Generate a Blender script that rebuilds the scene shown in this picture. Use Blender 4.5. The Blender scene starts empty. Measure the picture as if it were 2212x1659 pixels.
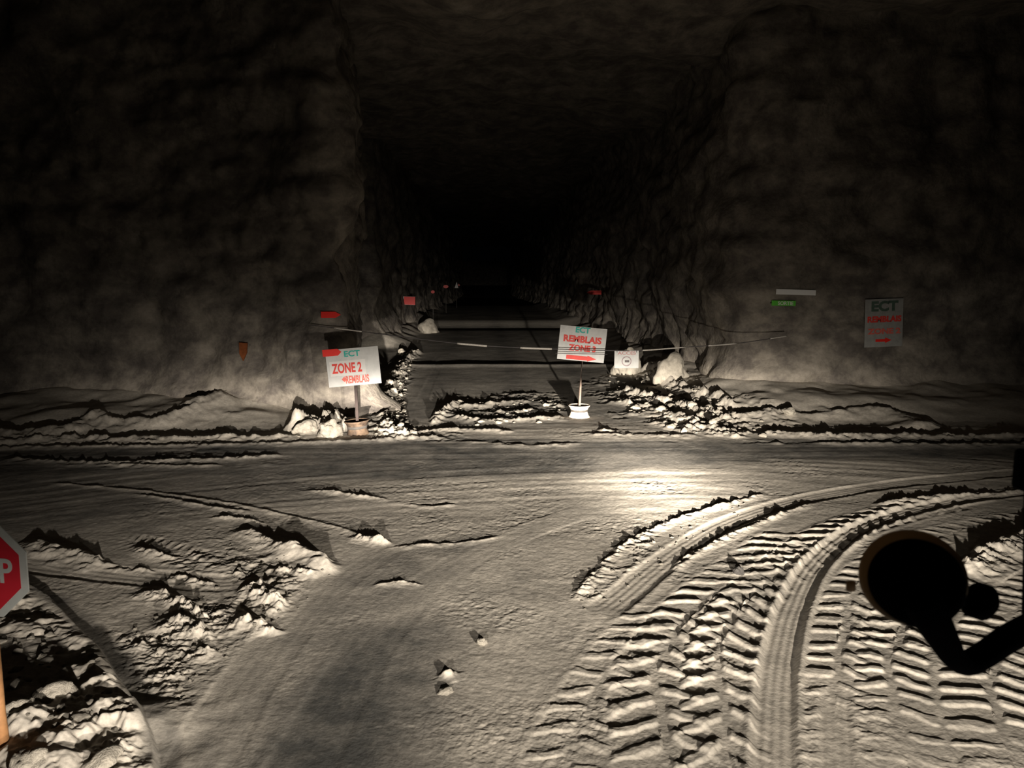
import bpy, bmesh, math, random
import numpy as np
from mathutils import Vector, Matrix, noise as mnoise

random.seed(7)
SC = bpy.context.scene
COL = SC.collection

# ------------------------------------------------------------------ camera
W, H, F = 2212.0, 1659.0, 1670.0
HOR, VPX, CAMZ = 600.0, 1040.0, 2.9
cam_d = bpy.data.cameras.new('camera')
cam = bpy.data.objects.new('camera', cam_d)
COL.objects.link(cam)
cam.location = (0, 0, CAMZ)
PITCH = math.atan((H / 2 - HOR) / F)
YAW = math.atan((W / 2 - VPX) / F * math.cos(PITCH))
cam.rotation_euler = (math.pi / 2 - PITCH, 0, -YAW)
cam_d.sensor_width = 36.0
cam_d.lens = 36.0 * F / W
cam_d.clip_start = 0.05
cam_d.clip_end = 500
cam_d.dof.use_dof = True
cam_d.dof.focus_distance = 12.0
cam_d.dof.aperture_fstop = 4.5
SC.camera = cam
CR = Matrix.Rotation(-YAW, 3, 'Z') @ Matrix.Rotation(math.pi / 2 - PITCH, 3, 'X')

def ray(px, py):
    return CR @ Vector(((px - W / 2) / F, -(py - H / 2) / F, -1.0))

def G(px, py, z=0.0):
    """point at height z seen at the pixel of the photograph"""
    r = ray(px, py)
    return Vector((0, 0, CAMZ)) + r * ((z - CAMZ) / r.z)

def AT(px, py, Y):
    """point at distance Y along the road axis seen at the pixel"""
    r = ray(px, py)
    return Vector((0, 0, CAMZ)) + r * (Y / r.y)

# ------------------------------------------------------------------ world, exposure
wd = bpy.data.worlds.new('mine_air')
SC.world = wd
wd.use_nodes = True
wd.node_tree.nodes['Background'].inputs[0].default_value = (0.75, 0.85, 1.0, 1)
wd.node_tree.nodes['Background'].inputs[1].default_value = 0.0003
SC.view_settings.view_transform = 'Standard'
SC.view_settings.look = 'None'
SC.view_settings.gamma = 1.0
SC.view_settings.use_curve_mapping = False
SC.view_settings.exposure = 0.0

# ------------------------------------------------------------------ headlamps
LAMP_H = 0.87
# log10 of the candle power against u = drop per metre of distance (negative u = above horizontal)
BEAM = [(-1.0, -0.3), (-0.6, -0.3), (-0.35, -0.2), (-0.2, 0.15), (-0.12, 0.75), (-0.07, 1.42), (-0.035, 1.92), (-0.012, 2.3),
        (0.004, 2.6), (0.018, 2.86), (0.045, 3.06), (0.063, 2.98), (0.085, 2.70), (0.11, 2.37), (0.145, 2.02), (0.19, 1.64),
        (0.26, 1.22), (0.4, 0.75), (1.0, 0.0)]
SIGMA = [(-1.0, 1.0), (-0.35, 0.85), (-0.12, 0.60), (-0.02, 0.31), (0.03, 0.25), (0.07, 0.30), (0.12, 0.56), (0.2, 1.25), (1.0, 3.0)]

def curve_node(nt, pts, lo, hi, olo, ohi, src):
    mr = nt.nodes.new('ShaderNodeMapRange')
    mr.inputs['From Min'].default_value = lo; mr.inputs['From Max'].default_value = hi
    mr.inputs['To Min'].default_value = 0; mr.inputs['To Max'].default_value = 1
    nt.links.new(src, mr.inputs['Value'])
    fc = nt.nodes.new('ShaderNodeFloatCurve')
    c = fc.mapping.curves[0]
    P = [((x - lo) / (hi - lo), (y - olo) / (ohi - olo)) for x, y in pts]
    c.points[0].location = P[0]; c.points[1].location = P[-1]
    for p in P[1:-1]:
        c.points.new(*p)
    for p in c.points: p.handle_type = 'AUTO_CLAMPED'
    fc.mapping.update()
    nt.links.new(mr.outputs[0], fc.inputs['Value'])
    m2 = nt.nodes.new('ShaderNodeMath'); m2.operation = 'MULTIPLY_ADD'
    m2.inputs[1].default_value = ohi - olo; m2.inputs[2].default_value = olo
    nt.links.new(fc.outputs[0], m2.inputs[0])
    return m2.outputs[0]

def headlamp(name, x, y, z, power, az0, az_hot, u_hot, s_az, s_u, hot_pow, col):
    ld = bpy.data.lights.new(name, 'POINT')
    lo = bpy.data.objects.new(name, ld); COL.objects.link(lo)
    lo.location = (x, y, z)
    ld.energy = power; ld.color = col; ld.shadow_soft_size = 0.05
    ld.use_nodes = True
    nt = ld.node_tree
    em = nt.nodes['Emission']
    tc = nt.nodes.new('ShaderNodeTexCoord')
    sp = nt.nodes.new('ShaderNodeSeparateXYZ')
    nt.links.new(tc.outputs['Normal'], sp.inputs[0])
    def M(op, a, b=None, c=None):
        n = nt.nodes.new('ShaderNodeMath'); n.operation = op
        for i, v in enumerate((a, b, c)):
            if v is None: continue
            if isinstance(v, (int, float)): n.inputs[i].default_value = v
            else: nt.links.new(v, n.inputs[i])
        return n.outputs[0]
    X, Y, Z = sp.outputs
    yy = M('MAXIMUM', Y, 0.02)
    hl = M('MAXIMUM', M('SQRT', M('ADD', M('MULTIPLY', X, X), M('MULTIPLY', Y, Y))), 0.02)
    u = M('DIVIDE', M('MULTIPLY', Z, -1.0), hl)
    az = M('SUBTRACT', M('ARCTAN2', X, yy), az0)
    lg = curve_node(nt, BEAM, -1, 1, 0, 4, u)
    sg = curve_node(nt, SIGMA, -1, 1, 0, 4, u)
    I = M('POWER', 10.0, lg)
    q = M('DIVIDE', az, sg)
    a = M('EXPONENT', M('MULTIPLY', M('MULTIPLY', q, q), -1.0))
    I = M('MULTIPLY', I, a)
    # the hot spot of the beam
    h1 = M('DIVIDE', M('SUBTRACT', M('ARCTAN2', X, yy), az_hot), s_az)
    h2 = M('DIVIDE', M('SUBTRACT', u, u_hot), s_u)
    hs = M('EXPONENT', M('MULTIPLY', M('ADD', M('MULTIPLY', h1, h1), M('MULTIPLY', h2, h2)), -1.0))
    I = M('ADD', I, M('MULTIPLY', hs, hot_pow))
    fwd = M('GREATER_THAN', Y, 0.0)
    I = M('MULTIPLY', I, fwd)
    nt.links.new(I, em.inputs['Strength'])
    return lo

headlamp('headlamp', 1.72, 0.9, LAMP_H, 62.0, 0.04, 0.080, 0.087, 0.09, 0.020, 1900.0, (1.0, 0.91, 0.79))
headlamp('headlamp', -0.45, 0.9, LAMP_H, 26.0, -0.10, -0.100, 0.028, 0.040, 0.026, 2300.0, (1.0, 0.91, 0.80))

# ------------------------------------------------------------------ helpers
def link(o, parent=None):
    COL.objects.link(o)
    if parent is not None: o.parent = parent
    return o

def tag(o, label=None, cat=None, group=None, kind=None):
    if label: o['label'] = label
    if cat: o['category'] = cat
    if group: o['group'] = group
    if kind: o['kind'] = kind
    return o

def empty(name, loc, rot=(0, 0, 0)):
    o = bpy.data.objects.new(name, None); o.location = loc; o.rotation_euler = rot
    o.empty_display_size = 0.1
    return link(o)

def mesh_obj(name, bm, mat, parent=None, smooth=False):
    me = bpy.data.meshes.new(name); bm.to_mesh(me); bm.free()
    if smooth: me.polygons.foreach_set('use_smooth', [True] * len(me.polygons))
    me.materials.append(mat)
    return link(bpy.data.objects.new(name, me), parent)

def add_box(bm, c, s, bev=0.0, M=None):
    r = bmesh.ops.create_cube(bm, size=1.0)
    vs = r['verts']
    bmesh.ops.scale(bm, vec=s, verts=vs)
    if bev > 0:
        es = list({e for v in vs for e in v.link_edges})
        rr = bmesh.ops.bevel(bm, geom=es, offset=bev, segments=2, affect='EDGES', profile=0.5)
        vs = list({v for v in rr['verts']} | {v for v in vs if v.is_valid})
    bmesh.ops.translate(bm, vec=c, verts=vs)
    if M is not None: bmesh.ops.transform(bm, matrix=M, verts=vs)
    return vs

def add_tube(bm, pts, rad, seg=10, caps=True):
    pts = [Vector(p) for p in pts]
    rings = []
    for i, p in enumerate(pts):
        t = (pts[min(i + 1, len(pts) - 1)] - pts[max(i - 1, 0)]).normalized()
        a = t.cross(Vector((0, 0, 1)))
        if a.length < 0.05: a = t.cross(Vector((1, 0, 0)))
        a.normalize(); b = t.cross(a).normalized()
        r = rad[i] if isinstance(rad, (list, tuple)) else rad
        rings.append([bm.verts.new(p + (a * math.cos(2 * math.pi * k / seg) + b * math.sin(2 * math.pi * k / seg)) * r) for k in range(seg)])
    for i in range(len(rings) - 1):
        for k in range(seg):
            bm.faces.new((rings[i][k], rings[i][(k + 1) % seg], rings[i + 1][(k + 1) % seg], rings[i + 1][k]))
    if caps:
        bm.faces.new(rings[0][::-1]); bm.faces.new(rings[-1])
    bmesh.ops.recalc_face_normals(bm, faces=bm.faces)

def add_lathe(bm, prof, seg=40, M=None):
    rings = []
    for r, z in prof:
        if r < 1e-6: rings.append([bm.verts.new((0, 0, z))])
        else: rings.append([bm.verts.new((r * math.cos(2 * math.pi * k / seg), r * math.sin(2 * math.pi * k / seg), z)) for k in range(seg)])
    for i in range(len(rings) - 1):
        A, B = rings[i], rings[i + 1]
        for k in range(seg):
            k2 = (k + 1) % seg
            if len(A) == 1 and len(B) == 1: continue
            if len(A) == 1: bm.faces.new((A[0], B[k2], B[k]))
            elif len(B) == 1: bm.faces.new((A[k], A[k2], B[0]))
            else: bm.faces.new((A[k], A[k2], B[k2], B[k]))
    bmesh.ops.recalc_face_normals(bm, faces=bm.faces)
    if M is not None: bmesh.ops.transform(bm, matrix=M, verts=bm.verts)

def add_prism(bm, poly, y0, y1):
    """outline in x,z extruded between two y"""
    a = [bm.verts.new((x, y0, z)) for x, z in poly]
    b = [bm.verts.new((x, y1, z)) for x, z in poly]
    n = len(poly)
    bm.faces.new(a); bm.faces.new(b[::-1])
    for k in range(n):
        bm.faces.new((a[k], b[k], b[(k + 1) % n], a[(k + 1) % n]))
    bmesh.ops.recalc_face_normals(bm, faces=bm.faces)

def text_mesh(name, body, width, height, mat, parent, x, z, y=-0.012, bold=0.0, depth=0.002):
    cu = bpy.data.curves.new('t', 'FONT')
    cu.body = body; cu.size = 1.0; cu.offset = bold; cu.extrude = 0.5
    cu.align_x = 'LEFT'; cu.resolution_u = 4
    to = bpy.data.objects.new('t', cu); COL.objects.link(to)
    bpy.context.view_layer.update()
    me = bpy.data.meshes.new_from_object(to.evaluated_get(bpy.context.evaluated_depsgraph_get()))
    bpy.data.objects.remove(to); bpy.data.curves.remove(cu)
    n = len(me.vertices); co = np.empty(n * 3); me.vertices.foreach_get('co', co); co = co.reshape(-1, 3)
    lo, hi = co.min(0), co.max(0)
    c = (co - (lo + hi) / 2) / (hi - lo)
    out = np.stack([c[:, 0] * width + x, -c[:, 2] * depth + y, c[:, 1] * height + z], 1)
    me.vertices.foreach_set('co', out.ravel()); me.update()
    me.materials.clear(); me.materials.append(mat); me.name = name
    return link(bpy.data.objects.new(name, me), parent)

# ------------------------------------------------------------------ materials
def mat(name, col, rough=0.8, metal=0.0, var=0.0, scale=8.0, bump=0.0, bscale=40.0, col2=None, spec=0.3):
    m = bpy.data.materials.new(name); m.use_nodes = True
    nt = m.node_tree; b = nt.nodes['Principled BSDF']
    b.inputs['Roughness'].default_value = rough; b.inputs['Metallic'].default_value = metal
    b.inputs['Specular IOR Level'].default_value = spec
    tc = nt.nodes.new('ShaderNodeTexCoord')
    nz = nt.nodes.new('ShaderNodeTexNoise'); nz.inputs['Scale'].default_value = scale; nz.inputs['Detail'].default_value = 6
    nz.inputs['Roughness'].default_value = 0.65
    nt.links.new(tc.outputs['Object'], nz.inputs['Vector'])
    rp = nt.nodes.new('ShaderNodeValToRGB')
    c2 = col2 or tuple(c * (1 - var) for c in col)
    rp.color_ramp.elements[0].position = 0.35; rp.color_ramp.elements[0].color = (*c2, 1)
    rp.color_ramp.elements[1].position = 0.62; rp.color_ramp.elements[1].color = (*col, 1)
    nt.links.new(nz.outputs['Fac'], rp.inputs[0]); nt.links.new(rp.outputs[0], b.inputs['Base Color'])
    if bump > 0:
        n2 = nt.nodes.new('ShaderNodeTexNoise'); n2.inputs['Scale'].default_value = bscale; n2.inputs['Detail'].default_value = 5
        nt.links.new(tc.outputs['Object'], n2.inputs['Vector'])
        bp = nt.nodes.new('ShaderNodeBump'); bp.inputs['Strength'].default_value = 1.0; bp.inputs['Distance'].default_value = bump
        nt.links.new(n2.outputs['Fac'], bp.inputs['Height']); nt.links.new(bp.outputs[0], b.inputs['Normal'])
    return m

DUST = (0.45, 0.41, 0.35); ASPH = (0.072, 0.071, 0.066)
M_stone = mat('gypsum_stone', (0.33, 0.30, 0.25), 0.9, var=0.3, scale=9, bump=0.01, bscale=25)
M_spot_stand_in = mat('windshield_spot_stand_in', (0.06, 0.055, 0.05), 0.9, var=0.4, scale=9, bump=0.01, bscale=25)  # only for the added lump that replaces a windshield spot
M_white = mat('white_board', (0.66, 0.66, 0.64), 0.45, var=0.16, scale=5)
M_white2 = mat('white_sticker', (0.78, 0.76, 0.73), 0.5, var=0.05, scale=5)
M_dull = mat('dull_board', (0.36, 0.36, 0.34), 0.6, var=0.2, scale=6)
M_red = mat('red_print', (0.80, 0.06, 0.045), 0.5, var=0.12, scale=12)
M_redr = mat('red_reflector', (0.92, 0.03, 0.02), 0.35, var=0.05, scale=12)
M_pink = mat('faded_red_print', (0.80, 0.17, 0.13), 0.5, var=0.25, scale=20)
M_teal = mat('teal_print', (0.03, 0.48, 0.40), 0.5, var=0.15, scale=12)
M_dgreen = mat('faded_green_print', (0.10, 0.16, 0.12), 0.6, var=0.3, scale=14)
M_green = mat('green_board', (0.13, 0.60, 0.06), 0.5, var=0.15, scale=9)
M_pole = mat('weathered_pole', (0.27, 0.20, 0.16), 0.8, var=0.35, scale=14)
M_poled = mat('dark_weathered_pole', (0.05, 0.036, 0.032), 0.8, var=0.35, scale=14)
M_rimw = mat('white_painted_rim', (0.72, 0.64, 0.54), 0.6, var=0.3, scale=9, col2=(0.42, 0.33, 0.26))
M_rimb = mat('rusty_rim', (0.15, 0.10, 0.065), 0.75, var=0.5, scale=7, col2=(0.03, 0.022, 0.018))
M_fill = mat('concrete_fill', (0.09, 0.08, 0.07), 0.9, var=0.3, scale=12)
M_rope = mat('grimy_cable', (0.10, 0.09, 0.09), 0.8, var=0.3, scale=20)
M_band = mat('pale_tape', (0.62, 0.58, 0.52), 0.6, var=0.2, scale=30)
M_black = mat('black_plastic', (0.004, 0.004, 0.006), 0.9, var=0.2, scale=10, spec=0.02)
M_tanrim = mat('tan_rubber_rim', (0.55, 0.46, 0.34), 0.7, var=0.2, scale=10)
nt_ = M_tanrim.node_tree
_tr = nt_.nodes.new('ShaderNodeBsdfTranslucent'); _tr.inputs[0].default_value = (0.80, 0.62, 0.40, 1)
_mx = nt_.nodes.new('ShaderNodeMixShader'); _mx.inputs[0].default_value = 0.45
nt_.links.new(nt_.nodes['Principled BSDF'].outputs[0], _mx.inputs[1]); nt_.links.new(_tr.outputs[0], _mx.inputs[2])
nt_.links.new(_mx.outputs[0], nt_.nodes['Material Output'].inputs[0])
M_mirror = mat('mirror_glass', (0.02, 0.02, 0.02), 0.2, metal=0.0, var=0.1)
M_stopred = mat('stop_red', (0.55, 0.02, 0.035), 0.45, var=0.1, scale=6)
M_stopwhite = mat('stop_white', (0.50, 0.52, 0.50), 0.5, var=0.12, scale=8)
M_wood = mat('orange_wood', (0.34, 0.17, 0.07), 0.7, var=0.35, scale=10)
M_paint = mat('orange_brown_paint', (0.24, 0.07, 0.02), 0.9, var=0.4, scale=14)
M_paintr = mat('faint_red_paint', (0.22, 0.12, 0.10), 0.9, var=0.3, scale=14)

def ground_mat():
    m = bpy.data.materials.new('dusty_ground'); m.use_nodes = True
    nt = m.node_tree; b = nt.nodes['Principled BSDF']
    b.inputs['Roughness'].default_value = 0.85; b.inputs['Specular IOR Level'].default_value = 0.2
    at = nt.nodes.new('ShaderNodeAttribute'); at.attribute_name = 'dust'
    tc = nt.nodes.new('ShaderNodeTexCoord')
    nz = nt.nodes.new('ShaderNodeTexNoise'); nz.inputs['Scale'].default_value = 2.4; nz.inputs['Detail'].default_value = 10
    nz.inputs['Roughness'].default_value = 0.7
    nt.links.new(tc.outputs['Object'], nz.inputs['Vector'])
    ad = nt.nodes.new('ShaderNodeMath'); ad.operation = 'MULTIPLY_ADD'; ad.inputs[1].default_value = 1.3; ad.inputs[2].default_value = -0.68
    nt.links.new(nz.outputs['Fac'], ad.inputs[0])
    sm = nt.nodes.new('ShaderNodeMath'); sm.operation = 'ADD'; sm.use_clamp = True
    nt.links.new(at.outputs['Fac'], sm.inputs[0]); nt.links.new(ad.outputs[0], sm.inputs[1])
    mx = nt.nodes.new('ShaderNodeMix'); mx.data_type = 'RGBA'
    mx.inputs['A'].default_value = (*ASPH, 1); mx.inputs['B'].default_value = (*DUST, 1)
    nt.links.new(sm.outputs[0], mx.inputs['Factor'])
    n3 = nt.nodes.new('ShaderNodeTexNoise'); n3.inputs['Scale'].default_value = 16; n3.inputs['Detail'].default_value = 9
    n3.inputs['Roughness'].default_value = 0.75
    nt.links.new(tc.outputs['Object'], n3.inputs['Vector'])
    rr = nt.nodes.new('ShaderNodeMapRange'); rr.inputs['From Min'].default_value = 0.3; rr.inputs['From Max'].default_value = 0.7
    rr.inputs['To Min'].default_value = 0.66; rr.inputs['To Max'].default_value = 1.24
    nt.links.new(n3.outputs['Fac'], rr.inputs['Value'])
    vm = nt.nodes.new('ShaderNodeVectorMath'); vm.operation = 'SCALE'
    nt.links.new(mx.outputs['Result'], vm.inputs[0]); nt.links.new(rr.outputs[0], vm.inputs['Scale'])
    nt.links.new(vm.outputs[0], b.inputs['Base Color'])
    n2 = nt.nodes.new('ShaderNodeTexNoise'); n2.inputs['Scale'].default_value = 32; n2.inputs['Detail'].default_value = 8
    n2.inputs['Roughness'].default_value = 0.6
    nt.links.new(tc.outputs['Object'], n2.inputs['Vector'])
    bp = nt.nodes.new('ShaderNodeBump'); bp.inputs['Strength'].default_value = 1.0; bp.inputs['Distance'].default_value = 0.0035
    nt.links.new(n2.outputs['Fac'], bp.inputs['Height']); nt.links.new(bp.outputs[0], b.inputs['Normal'])
    return m
M_ground = ground_mat()

def rock_mat():
    m = bpy.data.materials.new('mine_rock'); m.use_nodes = True
    nt = m.node_tree; b = nt.nodes['Principled BSDF']
    b.inputs['Roughness'].default_value = 0.9; b.inputs['Specular IOR Level'].default_value = 0.15
    tc = nt.nodes.new('ShaderNodeTexCoord')
    mp = nt.nodes.new('ShaderNodeMapping'); mp.inputs['Scale'].default_value = (0.9, 0.9, 1.1)
    nt.links.new(tc.outputs['Object'], mp.inputs[0])
    nz = nt.nodes.new('ShaderNodeTexNoise'); nz.inputs['Scale'].default_value = 1.6; nz.inputs['Detail'].default_value = 9
    nz.inputs['Roughness'].default_value = 0.68; nz.inputs['Distortion'].default_value = 0.0
    nt.links.new(mp.outputs[0], nz.inputs['Vector'])
    rp = nt.nodes.new('ShaderNodeValToRGB')
    e = rp.color_ramp.elements
    e[0].position = 0.28; e[0].color = (0.07, 0.062, 0.056, 1)
    e[1].position = 0.72; e[1].color = (0.36, 0.32, 0.27, 1)
    k = e.new(0.45); k.color = (0.15, 0.132, 0.115, 1)
    k = e.new(0.56); k.color = (0.235, 0.21, 0.175, 1)
    nt.links.new(nz.outputs['Fac'], rp.inputs[0]); nt.links.new(rp.outputs[0], b.inputs['Base Color'])
    n2 = nt.nodes.new('ShaderNodeTexNoise'); n2.inputs['Scale'].default_value = 9; n2.inputs['Detail'].default_value = 8
    nt.links.new(tc.outputs['Object'], n2.inputs['Vector'])
    bp = nt.nodes.new('ShaderNodeBump'); bp.inputs['Strength'].default_value = 1.0; bp.inputs['Distance'].default_value = 0.03
    nt.links.new(n2.outputs['Fac'], bp.inputs['Height']); nt.links.new(bp.outputs[0], b.inputs['Normal'])
    return m
M_rock = rock_mat()

# ------------------------------------------------------------------ noise fields
def _hash(ix, iy, seed):
    h = (ix.astype(np.int64) * 374761393 + iy.astype(np.int64) * 668265263 + seed * 974634777) & 0xFFFFFFFF
    h = ((h ^ (h >> 13)) * 1274126177) & 0xFFFFFFFF
    h = h ^ (h >> 16)
    return (h & 0xFFFF).astype(np.float32) / 65535.0

def vnoise(x, y, seed=0):
    ix = np.floor(x); iy = np.floor(y)
    fx = (x - ix).astype(np.float32); fy = (y - iy).astype(np.float32)
    fx = fx * fx * fx * (fx * (fx * 6 - 15) + 10); fy = fy * fy * fy * (fy * (fy * 6 - 15) + 10)
    ix = ix.astype(np.int32); iy = iy.astype(np.int32)
    a = _hash(ix, iy, seed); b = _hash(ix + 1, iy, seed); c = _hash(ix, iy + 1, seed); d = _hash(ix + 1, iy + 1, seed)
    return (a + (b - a) * fx) * (1 - fy) + (c + (d - c) * fx) * fy - 0.5      # -0.5 .. 0.5

def fbm(x, y, sc, octv=4, seed=0, gain=0.5):
    s = 0; a = 1.0; f = 1.0 / sc
    for o in range(octv):
        s = s + a * vnoise(x * f + 17.3 * o, y * f - 9.1 * o, seed + o)
        a *= gain; f *= 2.03
    return s

def sstep(a, b, x):
    t = np.clip((x - a) / (b - a), 0, 1); return t * t * (3 - 2 * t)

def smooth_path(P, n=6):
    P = [np.array(p, float) for p in P]
    if len(P) < 3: return np.array(P)
    out = []
    Q = [2 * P[0] - P[1]] + P + [2 * P[-1] - P[-2]]
    for i in range(1, len(Q) - 2):
        for k in range(n):
            t = k / n
            out.append(0.5 * ((2 * Q[i]) + (-Q[i - 1] + Q[i + 1]) * t + (2 * Q[i - 1] - 5 * Q[i] + 4 * Q[i + 1] - Q[i + 2]) * t * t
                              + (-Q[i - 1] + 3 * Q[i] - 3 * Q[i + 1] + Q[i + 2]) * t ** 3))
    out.append(P[-1])
    return np.array(out)

def near_path(x, y, path, reach):
    """indices of points within reach, signed lateral distance (right positive), arclength"""
    lo = path.min(0) - reach; hi = path.max(0) + reach
    idx = np.nonzero((x > lo[0]) & (x < hi[0]) & (y > lo[1]) & (y < hi[1]))[0]
    if len(idx) == 0: return idx, None, None, None
    px, py = x[idx], y[idx]
    best = np.full(len(idx), 1e9, np.float32); sd = np.zeros(len(idx), np.float32); ss = np.zeros(len(idx), np.float32)
    L = 0.0
    for i in range(len(path) - 1):
        a, b = path[i], path[i + 1]; d = b - a; l = math.hypot(*d)
        if l < 1e-6: continue
        d = d / l
        t = (px - a[0]) * d[0] + (py - a[1]) * d[1]
        tc = np.clip(t, 0, l)
        ex = px - (a[0] + d[0] * tc); ey = py - (a[1] + d[1] * tc)
        q = ex * ex + ey * ey
        m = q < best
        best[m] = q[m]
        lat = (px - a[0]) * d[1] - (py - a[1]) * d[0]
        sd[m] = lat[m]; ss[m] = (L + tc)[m]
        L += l
    dist = np.sqrt(best)
    k = dist < reach
    return idx[k], np.where(sd[k] >= 0, 1, -1) * dist[k], ss[k], L

def poly_mask(x, y, poly, soft):
    """1 inside the polygon, falling to 0 over soft metres outside"""
    poly = np.array(poly)
    lo = poly.min(0) - soft; hi = poly.max(0) + soft
    out = np.zeros(len(x), np.float32)
    idx = np.nonzero((x > lo[0]) & (x < hi[0]) & (y > lo[1]) & (y < hi[1]))[0]
    if len(idx) == 0: return out
    px, py = x[idx], y[idx]
    ins = np.zeros(len(idx), bool); dist = np.full(len(idx), 1e9)
    n = len(poly)
    for i in range(n):
        a, b = poly[i], poly[(i + 1) % n]
        c = (a[1] > py) != (b[1] > py)
        with np.errstate(divide='ignore', invalid='ignore'):
            xi = (b[0] - a[0]) * (py - a[1]) / (b[1] - a[1] + 1e-12) + a[0]
        ins ^= c & (px < xi)
        d = b - a; t = np.clip(((px - a[0]) * d[0] + (py - a[1]) * d[1]) / (d @ d + 1e-12), 0, 1)
        dist = np.minimum(dist, np.hypot(px - a[0] - d[0] * t, py - a[1] - d[1] * t))
    sd = np.where(ins, dist, -dist)
    out[idx] = sstep(-soft, soft * 0.3, sd)
    return out

def PX(pts, z=0.0):
    return [tuple(G(px, py, z)[:2]) for px, py in pts]

# ridges of pushed-up dust: (pixel crest, height, half width, crumble)
RIDGES = [
 ([(-260,978),(0,964),(300,960),(600,955),(800,948),(970,940)], 0.035, 0.10, 0.5),
 ([(-200,955),(0,948),(200,942),(400,941),(600,938),(700,931)], 0.07, 0.20, 0.6),
 ([(-200,940),(0,932),(150,921),(210,904),(290,912),(400,898),(440,884),(500,869),(620,858),(690,874)], 0.13, 0.35, 0.5),
 ([(636,910),(690,895),(735,890),(755,905)], 0.30, 0.40, 0.8),
 ([(598,1160),(640,1176),(690,1198),(745,1216)], 0.11, 0.16, 0.10),
 ([(500,1138),(560,1154),(610,1180),(650,1200)], 0.055, 0.10, 0.3),
 ([(560,1236),(600,1226),(650,1232),(690,1242)], 0.035, 0.08, 0.8),
 ([(270,1287),(330,1276),(400,1290),(440,1322),(452,1352)], 0.055, 0.09, 0.8),
 ([(330,1330),(380,1335),(430,1355),(460,1385)], 0.045, 0.09, 0.8),
 ([(500,1280),(545,1262),(590,1288),(612,1322)], 0.06, 0.10, 0.7),
 ([(482,1350),(540,1336),(590,1350),(600,1362)], 0.055, 0.09, 0.7),
 ([(390,1420),(440,1405),(470,1395)], 0.04, 0.07, 0.8),
 ([(340,1250),(390,1240),(430,1252),(470,1262)], 0.035, 0.07, 0.8),
 ([(50,1160),(120,1184),(200,1204),(245,1222)], 0.055, 0.13, 0.4),
 ([(280,1175),(330,1190),(390,1208)], 0.04, 0.07, 0.6),
 ([(220,1228),(300,1225),(340,1232)], 0.025, 0.06, 0.8),
 ([(755,1150),(790,1156),(845,1168)], 0.045, 0.08, 0.6),
 ([(440,1120),(480,1118),(520,1120),(580,1130)], 0.02, 0.05, 0.8),
 ([(1225,1300),(1262,1262),(1310,1208),(1355,1170),(1430,1130),(1530,1098),(1660,1062)], 0.020, 0.06, 0.8),
 ([(1440,1236),(1500,1190),(1570,1158),(1660,1120),(1760,1082)], 0.022, 0.05, 0.8),
 ([(2060,1225),(2130,1188),(2240,1140),(2400,1090)], 0.09, 0.16, 0.5),
 ([(1880,1088),(2000,1072),(2150,1060),(2350,1040)], 0.035, 0.07, 0.5),
 ([(100,1040),(300,1058),(500,1088),(700,1130),(860,1178)], 0.012, 0.05, 0.3),
 ([(280,1063),(380,1080),(470,1098),(560,1106)], 0.018, 0.05, 0.4),
 ([(640,1060),(700,1058),(770,1068),(850,1078)], 0.022, 0.06, 0.7),
 ([(860,1085),(930,1090),(1000,1082)], 0.014, 0.05, 0.6),
 ([(820,1185),(900,1175),(1000,1170),(1100,1150)], 0.012, 0.05, 0.6),
 ([(800,1265),(860,1255),(920,1262)], 0.016, 0.05, 0.7),
 ([(955,1455),(980,1448)], 0.035, 0.045, 0.3),
 ([(0,985),(200,995),(420,990),(620,980)], 0.03, 0.12, 0.7),
 ([(200,1002),(350,1004),(500,1002)], 0.02, 0.10, 0.5),
 # tunnel mouth
 ([(935,910),(945,893),(962,880),(985,862)], 0.09, 0.11, 0.6),
 ([(985,868),(1020,874),(1080,868),(1150,862)], 0.05, 0.16, 0.8),
 ([(975,895),(1060,905),(1180,900),(1225,895)], 0.055, 0.16, 0.8),
 ([(1030,885),(1100,888),(1170,880)], 0.05, 0.12, 0.8),
 ([(800,935),(900,930),(1000,925),(1120,930)], 0.03, 0.12, 0.9),
 ([(985,952),(1060,955),(1160,962),(1260,955)], 0.016, 0.13, 0.8),
 ([(1240,935),(1330,938),(1420,940),(1520,940)], 0.020, 0.13, 0.8),
 ([(1290,925),(1340,930)], 0.03, 0.10, 0.8),
 # rubble on the right of the tunnel
 ([(1400,790),(1450,825),(1520,850),(1600,880)], 0.14, 0.28, 0.9),
 ([(1345,835),(1400,850),(1490,875),(1590,905)], 0.13, 0.22, 0.9),
 ([(1330,860),(1420,880),(1520,915),(1640,935)], 0.08, 0.18, 0.9),
 ([(1400,905),(1500,925),(1620,945)], 0.05, 0.14, 0.9),
 ([(1560,895),(1700,893),(1850,890),(1940,896),(2010,920)], 0.12, 0.45, 0.3),
 ([(1620,930),(1800,938),(2000,938),(2300,935)], 0.06, 0.16, 0.6),
 ([(1750,955),(2000,958),(2300,955)], 0.03, 0.13, 0.5),
 # spoil along the left of the tunnel
 ([(905,755),(880,775),(860,810),(845,850),(835,885)], 0.12, 0.25, 0.9),
 ([(835,885),(830,905),(860,925),(900,935)], 0.10, 0.20, 0.9),
]
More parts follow.
